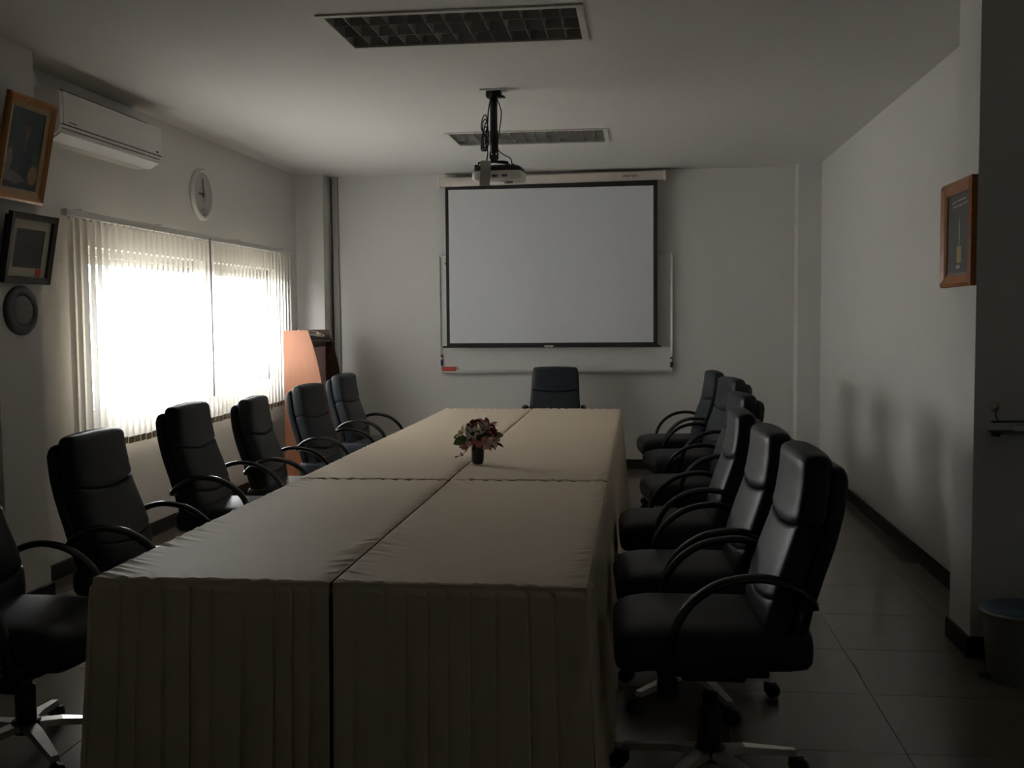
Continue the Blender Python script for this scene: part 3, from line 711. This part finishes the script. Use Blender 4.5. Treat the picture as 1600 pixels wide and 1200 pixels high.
proto = make_chair(SPOTS[0][5], GR[0])
chairs = [proto]+[copy_tree(proto) for _ in SPOTS[1:]]
for o, (x, y, hd, lift, star, lb, g_) in zip(chairs, SPOTS):
    o.location = (x, y, 0); o.rotation_euler = (0, 0, math.radians(hd)); o['label'] = lb
    if g_ is None: del o['group']
    else: o['group'] = GR[g_]
    k = 0
    for c in o.children:
        nm = c.name.split('.')[0]
        if nm == 'base_leg':
            c.rotation_euler = (0, 0, math.radians(star-hd)+k*2*PI/5); k += 1
        elif nm != 'gas_column': c.location.z += lift

# ------------------------------------------------------------------ flowers on the table
FX, FY, FZ = -.865, 5.62, TZ+.0095
fa = thing('flower_arrangement', 'vase of lilies and red flowers standing on the table', 'flowers', (FX, FY, FZ))
MB().lathe([(.024, 0), (.029, .003), (.034, .03), (.035, .085), (.033, .105), (.030, .105), (.031, .08), (.028, .01)], 28).build('vase', M['vase'], fa)
MB().lathe([(.0345, .02), (.0357, .03), (.0362, .085), (.0352, .10)], 28, cap=False).build('vase_sleeve', M['vasegold'], fa) if False else None
def petal_mesh(name, L, W, curl, m, tip=1.0):
    mb = MB(); V = []; n = 7
    for i in range(n):
        t = i/(n-1); wv = W*math.sin(PI*min(1, t*.92+.06))**.8*(1 if i < n-1 else .12)
        x = L*(t-.25*curl*t*t); z = L*(.55*t-curl*1.0*t*t)
        V += [(x, -wv, z+.12*wv), (x, 0, z-.10*wv), (x, wv, z+.12*wv)]
    Fs = []
    for i in range(n-1):
        for k in range(2): Fs.append((i*3+k, i*3+k+1, i*3+k+4, i*3+k+3))
    return mb.add(V, Fs, 0, True).mesh(name, m)
PM = {k: petal_mesh('petal', .068, .014, c, M[m]) for k, m, c in (('w', 'petal_w', .45), ('p', 'petal_p', .25), ('l', 'petal_l', .5), ('y', 'petal_y', .4))}
PS = petal_mesh('petal', .028, .008, .5, M['petal_l'])
PSP = petal_mesh('petal', .028, .008, .4, M['petal_p'])
PRD = petal_mesh('petal', .024, .011, .1, M['petal_r'])
fr_ = random.Random(4)
stam = MB().tube([(0, 0, 0), (.002, 0, .03)], .0022, 5).mesh('pistil', M['pic_gold'])
def orient(dirv, roll=0):
    return Vector(dirv).to_track_quat('Z', 'Y').to_euler()
def bloom(pos, dirv, me, n=6, sc_=1.0, layers=1, name='lily'):
    b = inst(name, stam, fa, pos, orient(dirv), (sc_,)*3)
    for l in range(layers):
        for k in range(n):
            p_ = inst('petal', me, b, (0, 0, l*.004), (0, -math.radians(12+22*l)+fr_.uniform(-.12, .12), (k+.5*l)*2*PI/n+fr_.uniform(-.1, .1)), (1-.18*l, 1, 1))
C0 = (0, 0, .13)
def at(dx, dz, dy=0): return (dx, dy, dz)
# camera looks from -y: dx across, dz height
bloom(at(.035, .180, -.02), (.25, -.5, .9), PM['w'], 6, 1.0)
bloom(at(-.02, .165, -.045), (-.1, -.9, .4), PM['w'], 6, .85)
bloom(at(.05, .195, .02), (.30, -.25, 1), PM['p'], 6, 1.05)
bloom(at(-.07, .165, -.02), (-.8, -.5, .5), PM['y'], 6, .85)
bloom(at(.085, .130, -.03), (.8, -.6, -.05), PM['l'], 6, .8)
bloom(at(.055, .12, -.06), (.3, -.9, -.1), PM['l'], 6, .7)
bloom(at(-.085, .115, .0), (-.9, -.3, -.1), PM['l'], 6, .7)
bloom(at(-.05, .175, .05), (-.5, .6, .6), PM['w'], 6, .85)
bloom(at(.04, .16, .07), (.3, .9, .5), PM['p'], 6, .85)
for (dx, dz, dy) in ((-.02, .215, .0), (.0, .213, .02), (-.045, .195, -.01), (.085, .175, -.02), (.09, .155, -.03), (.075, .19, .01), (.06, .165, -.04), (-.01, .195, -.03), (.02, .20, .05)):
    bloom(at(dx, dz, dy), (dx*6, -.5+dy*8, .7), PRD, 6, fr_.uniform(.9, 1.15), 2, 'red_flower')
for (dx, dz, dy) in ((-.05, .11, -.06), (-.07, .10, -.04), (-.03, .12, -.075), (.02, .115, -.08), (-.055, .095, -.05), (.07, .10, -.05), (.0, .13, -.08), (.045, .14, -.07)):
    bloom(at(dx, dz, dy), (dx*5, -.8, -.15+fr_.uniform(-.2, .3)), PS if fr_.random() < .6 else PSP, 5, 1.0, 1, 'small_flower')
LF = petal_mesh('leaf', .10, .024, .5, M['leaf']); DL = petal_mesh('leaf', .085, .013, .5, M['dleaf'])
for me, pos, dirv, s in ((LF, (-.035, -.03, .135), (-1, -.35, -.30), 1.1), (LF, (-.06, -.01, .14), (-1, .0, .0), .8), (DL, (.06, -.05, .115), (.75, -.4, -.65), .9), (DL, (.09, -.02, .115), (1, -.2, -.5), .8),
                         (DL, (.0, -.05, .125), (.3, -1, .1), .7), (DL, (-.02, -.05, .13), (-.4, -1, .1), .7), (DL, (.03, .05, .13), (.5, 1, .2), .9), (DL, (-.03, .05, .13), (-.6, 1, .2), .9), (LF, (.07, .03, .14), (1, .5, .1), .8), (DL, (-.03, -.02, .16), (-.5, -.8, .5), .7), (DL, (.015, -.03, .15), (.2, -1, .5), .7)):
    q = Vector(dirv).normalized(); o = inst('leaf', me, fa, pos, (q.to_track_quat('X', 'Z') @ Quaternion((1, 0, 0), math.radians(-55 if q.y < .3 else 55))).to_euler(), (s, s, s))
core = MB().lathe([(.012, .085), (.030, .10), (.055, .125), (.065, .15), (.055, .178), (.03, .192), (.008, .196)], 14)
core.build('foliage_core', M['dleaf'], fa)
tw = MB().tube(spline([(-.01, -.02, .12), (-.05, -.04, .085), (-.075, -.05, .055), (-.11, -.05, .042)], 5), [.0018]*16, 6)
for pt in ((-.075, -.05, .052), (-.11, -.05, .042), (-.082, -.05, .060)): tw.lathe([(.001, -.005), (.0045, -.002), (.0045, .003), (.001, .006)], 8, pt)
tw.build('twig', M['stem'], fa)

# ------------------------------------------------------------------ bin and shelf at the right edge
BXC, BYC = 1.605, 4.66
bn = thing('pedal_bin', 'round grey pedal bin with blue lid beside the right pillar', 'bin', (BXC, BYC, 0))
MB().lathe([(.120, .0), (.126, .006), (.152, .285), (.154, .29)], 36).build('body', M['binbody'], bn)
MB().lathe([(.150, .284), (.163, .286), (.165, .296), (.160, .303), (.150, .304)], 36).build('rim', M['binbody'], bn)
MB().lathe([(.158, .3005), (.156, .306), (.13, .316), (.07, .324), (.01, .326)], 36).build('lid', M['binlid'], bn)
MB().rbox(-.165, -.105, -.035, .02, .012, .028, .006, 2).build('pedal', M['plastic'], bn)
sh = thing('glass_shelf', 'small glass wall shelf with metal rail at the right edge', 'shelf', (1.85, PYR0, 1.03))
MB().rbox(-.31, .45, -.13, -.012, .0, .008, .002, 1).build('shelf_pane', M['shelfglass'], sh)
for x in (-.28, .42):
    MB().lathe([(.020, 0), (.020, .008), (.012, .012), (.010, .030)], 16, (x, 0, .108), axis='y').build('rosette', M['chrome'], sh)
    MB().rbox(x-.014, x+.014, -.05, 0, -.018, .0, .003, 1).build('bracket', M['plastic'], sh)
MB().tube(spline([(-.28, -.03, .108), (-.30, -.08, .085), (-.305, -.135, .058), (-.28, -.142, .058), (.42, -.142, .058)], 5), .004, 8).build('rail', M['bframe'], sh)
tb_ = MB().lathe([(.004, -.0), (.009, .004), (.011, .03), (.012, .20), (.008, .21)], 12, axis='x').build('plastic_tube', M['white']); tb_.location = (1.62, PYR0-.085, 1.0505)
tag(tb_, 'slim white tube lying on the glass wall shelf', 'tube')
